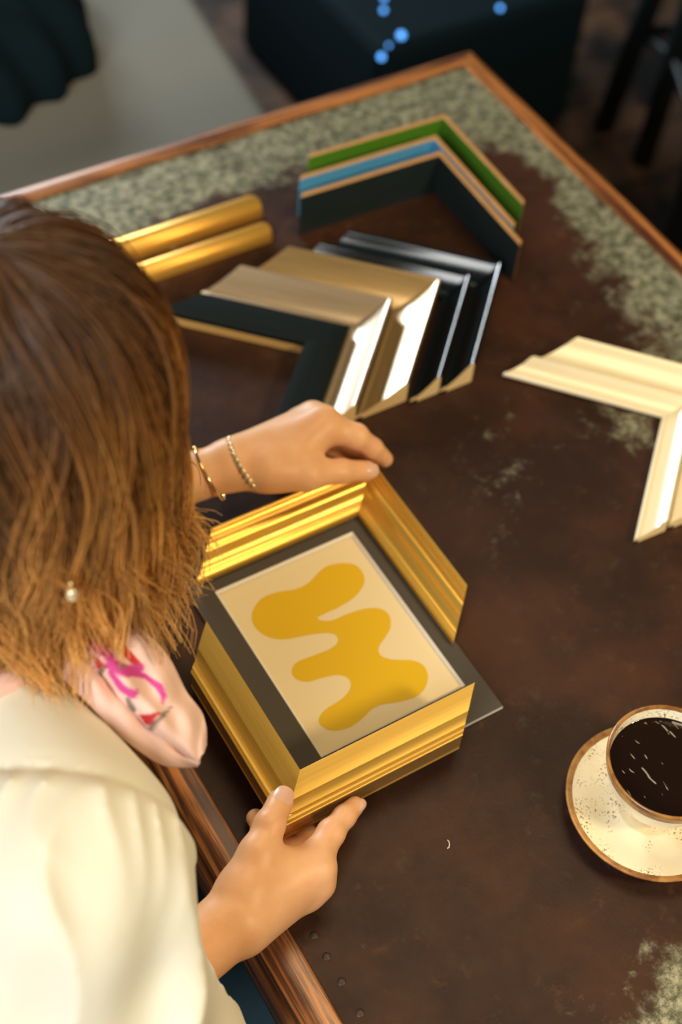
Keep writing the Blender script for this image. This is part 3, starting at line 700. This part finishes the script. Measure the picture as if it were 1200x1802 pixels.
# hair: a shell with several thousand modelled strands, chin-length bob
hr = np.array([.094, .088, .108]); HCc = np.array(HC, float)+np.array([-.004, 0, .004])
def hair_shell(P):
    d = ell(P, HCc, tuple(hr*.93)); 
    d = smin(d, cone(P, HCc+A3((0, 0, -.02)), HCc+A3((.004, 0, -.125)), .076, .060), .03)
    return np.maximum(d, -cone(P, hp(.075, 0, -.05), hp(.16, 0, -.14), .040, .055))
V6, F6 = nets(hair_shell, (-.0, .40, .18), (.30, .70, .56), .006); V6 = laplace(V6, F6, 1)
NC, NS, NP = 340, 22, 28
verts = []; cols = []
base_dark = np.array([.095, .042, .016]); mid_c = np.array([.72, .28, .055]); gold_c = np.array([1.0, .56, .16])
cz = rng.permutation(NC)
for c in range(NC):
    phi0 = 2*PI*(cz[c]+rng.uniform(-.4, .4))/NC; th0 = rng.uniform(.03, 1.25)**1.0
    fa = (phi0-math.atan2(face[1], face[0])+PI) % (2*PI)-PI
    if abs(fa) < .30 and th0 > .6: phi0 += math.copysign(.35, fa)*rng.uniform(.6, 1.4)
    lenz = rng.uniform(.150, .205)+(.030*rng.uniform() if math.cos(phi0-math.radians(-140)) > .5 else 0); lift = rng.uniform(-.004, .010); wa, wp, wk = rng.uniform(.04, .20), rng.uniform(0, 6.3), rng.uniform(4, 9)
    flick = rng.uniform(-.024, .022); tw = rng.uniform(-.25, .25); tone = rng.uniform(0, 1); sw = rng.uniform(-.1, .12)
    for s in range(NS):
        dphi = rng.normal()*.055; dth = rng.normal()*.10; rr = rng.normal()*.0022; ln = lenz*rng.uniform(.9, 1.08); fl = flick+rng.normal()*.006
        th = max(.02, th0+dth); tn = tone*.75+rng.uniform(0, .25); wisp = rng.uniform() < .05; j3 = rng.normal(size=3)*(.012 if wisp else .003)
        t = np.linspace(0, 1, NP)
        # polar angle runs from the root to the equator, then the strand drops
        arcl = max(.05, (PI/2-th)); tot = arcl*.11+ln; s_ = t*tot
        ang = np.minimum(th+s_/.11, PI/2); drop = np.maximum(0, s_-arcl*.11)
        k1 = np.clip(drop/ln, 0, 1)
        phi = phi0+dphi*(1-.55*t)+wa*np.sin(wk*t+wp)+tw*k1**1.5*.6
        R_h = np.sin(ang); 
        rad = 1+lift/.1*np.sin(PI*np.clip(t*1.2, 0, 1))+rr/.1
        mv = 1-.10*k1**1.2+fl/.1*k1**3
        x = HCc[0]+hr[0]*R_h*np.cos(phi)*rad*mv+.006*k1
        y = HCc[1]+hr[1]*R_h*np.sin(phi)*rad*mv
        z = HCc[2]+hr[2]*np.cos(ang)*rad-drop*.98+.03*max(0, fl/.03)*k1**4*.5
        cr = .0120*k1**1.6; x = x+cr*np.sin(9.5*k1+wp*2)*math.cos(phi0+wk); y = y+cr*np.sin(9.5*k1+wp*2)*math.sin(phi0+wk)
        x = x+j3[0]*k1**2; y = y+j3[1]*k1**2; z = z+j3[2]*k1**2
        verts.append(np.stack([x, y, z], 1))
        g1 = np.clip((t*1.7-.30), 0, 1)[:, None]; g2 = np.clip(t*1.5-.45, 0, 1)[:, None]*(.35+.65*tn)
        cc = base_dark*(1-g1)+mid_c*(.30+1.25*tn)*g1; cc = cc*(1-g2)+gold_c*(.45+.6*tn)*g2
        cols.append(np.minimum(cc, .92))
Vh = np.array(verts); Ch = np.array(cols); nst = len(Vh)
T = np.gradient(Vh, axis=1); T /= np.linalg.norm(T, axis=2, keepdims=True)+1e-9
A_ = np.cross(T, np.array([.3, .5, .81])); A_ /= np.linalg.norm(A_, axis=2, keepdims=True)+1e-9; B_ = np.cross(T, A_)
rad_ = (np.linspace(1, .35, NP)*.00062)[None, :, None]*rng.uniform(.6, 1.3, (nst, 1, 1))
rings = np.stack([Vh+rad_*(A_*math.cos(q)+B_*math.sin(q)) for q in (0, 2.094, 4.189)], 2)      # strand, point, 3, xyz
VV = rings.reshape(-1, 3); CCc = np.repeat(Ch[:, :, None, :], 3, 2).reshape(-1, 3)
i0 = (np.arange(nst)[:, None, None]*NP+np.arange(NP-1)[None, :, None])*3; j0 = np.arange(3)[None, None, :]; j1 = (j0+1) % 3
FF = np.stack([i0+j0, i0+j1, i0+3+j1, i0+3+j0], -1).reshape(-1, 4)
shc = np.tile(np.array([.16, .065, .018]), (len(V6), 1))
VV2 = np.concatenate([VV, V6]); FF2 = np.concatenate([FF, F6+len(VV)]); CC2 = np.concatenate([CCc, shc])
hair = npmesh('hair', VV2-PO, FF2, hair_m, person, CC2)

# stool under the person
st = tag(empty('stool', (-.14, .53, FL)), 'dark wooden stool under the seated person', 'stool')
bm = bmesh.new(); bmesh.ops.create_cone(bm, cap_ends=True, segments=32, radius1=.165, radius2=.17, depth=.03, matrix=Matrix.Translation((0, 0, .39))); from_bm('seat', bm, trim_wood, st)
for i in range(4):
    a = PI/4+i*PI/2; bm = bmesh.new(); tube(bm, [(.16*math.cos(a), .16*math.sin(a), 0), (.11*math.cos(a), .11*math.sin(a), .38)], .014, 10); from_bm('leg', bm, dark_metal, st)

# ------------------------------------------------------------------ jewellery
def loop(c, ax, r1, r2, n, sag=(0, 0, 0)):
    ax = Vector(ax).normalized(); s = Vector((0, 0, 1)); s = (s-ax*s.dot(ax)).normalized(); q = ax.cross(s)
    return [Vector(c)+s*math.cos(2*PI*i/n)*r1+q*math.sin(2*PI*i/n)*r2+Vector(sag)*(1-math.cos(2*PI*i/n))/2 for i in range(n)]
axL = Vector((LW-EL).tolist()).normalized()
def on_arm(t): return Vector(LW.tolist())-axL*t
ba = tag(empty('bangle', on_arm(.024)), 'thin plain gold bangle with small round knob on the upper wrist, nearer the hair', 'bracelet', 'bracelets on the wrist')
c0 = on_arm(.024); bm = bmesh.new(); lp = loop((0, 0, -.002), axL+Vector((0, .12, .10)), .0245, .0262, 48, (.008, 0, -.003)); tube(bm, lp, .0012, 8, closed=True); from_bm('ring', bm, brass, ba, True)
tip_ = max(lp, key=lambda p: p.dot(Vector((-.1, .55, 1)))); bm = bmesh.new(); bmesh.ops.create_uvsphere(bm, u_segments=14, v_segments=10, radius=.0032, matrix=Matrix.Translation(tip_)); from_bm('knob', bm, brass, ba, True)
bb = tag(empty('beaded_bracelet', on_arm(-.006)), 'string of small gold beads on the wrist, nearer the hand', 'bracelet', 'bracelets on the wrist')
lp = loop((0, 0, -.001), axL+Vector((0, .10, .14)), .0236, .0254, 30, (.010, -.002, -.003))
bm = bmesh.new(); tube(bm, lp, .0006, 6, closed=True); from_bm('cord', bm, brass, bb, True)
b0 = None
for p in lp:
    if b0 is None:
        bm = bmesh.new(); bmesh.ops.create_uvsphere(bm, u_segments=12, v_segments=8, radius=.0026); b0 = from_bm('bead', bm, pearl, bb, True); b0.location = p
    else: b = b0.copy(); link(b, bb); b.location = p
ep = U(127, 1046, .340)
er = tag(empty('earring', ep), 'small shiny drop earring glinting through the hair above the neckerchief', 'earring')
bm = bmesh.new(); bmesh.ops.create_uvsphere(bm, u_segments=16, v_segments=10, radius=.0036)
for v in bm.verts: v.co.z *= 1.5
from_bm('drop', bm, pearl, er, True); bm = bmesh.new(); tube(bm, loop((0, 0, .010), (1, 0, 0), .0035, .003, 16), .0006, 6, closed=True); from_bm('hook', bm, brass, er, True)

# ------------------------------------------------------------------ background
# grey upholstered bench with a dark bundle
bx1 = U(400, 130, -.30).x
be = tag(empty('bench', (bx1-.45, 2.3, FL)), 'grey upholstered bench behind the far table edge, left', 'bench')
Ob = Vector(be.location)
bm = bmesh.new(); box(bm, (bx1-.95, 1.33, -.46), (bx1, 3.3, -.30), .035, 5)
for v in bm.verts: v.co -= Ob
from_bm('seat_cushion', bm, grey_fab, be, 40); be.rotation_euler.z = math.radians(-7); be.location.x += .11
bm = bmesh.new(); box(bm, (bx1-.93, 1.35, -.62), (bx1-.02, 3.28, -.465), .01)
for v in bm.verts: v.co -= Ob
from_bm('base', bm, dark_fab, be)
for x in (bx1-.88, bx1-.08):
    for y in (1.42, 3.2):
        bm = bmesh.new(); box(bm, (x-.02, y-.02, FL), (x+.02, y+.02, -.62))
        for v in bm.verts: v.co -= Ob
        from_bm('leg', bm, dark_metal, be)
bp = U(-65, 25, -.22)
co = tag(empty('folded_coat', (bp.x, bp.y+.10, -.30)), 'dark soft coat bundle lying on the grey bench', 'coat')
bm = bmesh.new(); bmesh.ops.create_icosphere(bm, subdivisions=5, radius=1)
for v in bm.verts:
    n_ = 1+.10*math.sin(v.co.x*6+1)*math.cos(v.co.y*5)+.05*math.sin(v.co.x*13+v.co.y*11); v.co = Vector((v.co.x*.20*n_, v.co.y*.26*n_, max(-.02, v.co.z*.15*n_)+.02))
from_bm('cloth', bm, dark_fab, co, True)
# dark case; glowing dots on it stand in for tiny blue glints
cs_ = U(760, 20, -.45)
ca = tag(empty('equipment_case', (cs_.x, cs_.y+.15, FL)), 'dark case with small blue glints on the floor past the far table corner', 'case')
bm = bmesh.new(); box(bm, (-.15, -.22, 0), (.32, .30, .30), .02); from_bm('shell', bm, dark_fab, ca)
for px, py, r in ((675, 18, .0045), (676, -4, .0045), (706, 62, .0065), (671, 100, .0055), (684, 80, .003), (880, 14, .0045)):
    p = U(px, py, -.445); bm = bmesh.new(); bmesh.ops.create_uvsphere(bm, u_segments=14, v_segments=8, radius=r)
    o = from_bm('blue_glint', bm, glint_m, ca, True); o.location = p-Vector(ca.location)
# tall dark stool at the right
ft = [U(1061, 225, FL), U(1130, 285, FL), U(1250, 215, FL), U(1176, 470, FL)]
cen = sum(ft, Vector())/4
bs = tag(empty('bar_stool', (cen.x, cen.y, FL)), 'tall black steel stool standing past the right table edge', 'stool')
tops = [cen+(f_-cen)*.45+Vector((0, 0, .72)) for f_ in ft]
for f_, t_ in zip(ft, tops):
    bm = bmesh.new(); tube(bm, [f_-Vector(bs.location), t_-Vector(bs.location)], .021, 12); from_bm('leg', bm, dark_metal, bs, True)
bm = bmesh.new(); bmesh.ops.create_cone(bm, cap_ends=True, segments=40, radius1=.20, radius2=.21, depth=.04, matrix=Matrix.Translation((0, 0, .74))); from_bm('seat', bm, dark_metal, bs)
bm = bmesh.new(); mids = [f_.lerp(t_, .33)-Vector(bs.location) for f_, t_ in zip(ft, tops)]
o_ = [mids[0], mids[2], mids[3], mids[1]]; tube(bm, o_, .012, 8, closed=True); from_bm('foot_rail', bm, dark_metal, bs, True)

# white lint thread on the metal top
lt = tag(empty('lint_thread', U(790, 1485, .0008)), 'tiny white curled thread lying on the brown metal between hand and cup', 'thread')
bm = bmesh.new(); tube(bm, [U(x, y, .0008)-Vector(lt.location) for x, y in ((787, 1478), (790, 1481), (791, 1486), (790, 1491), (787, 1493))], .0004, 6); from_bm('strand', bm, white_m, lt, True)
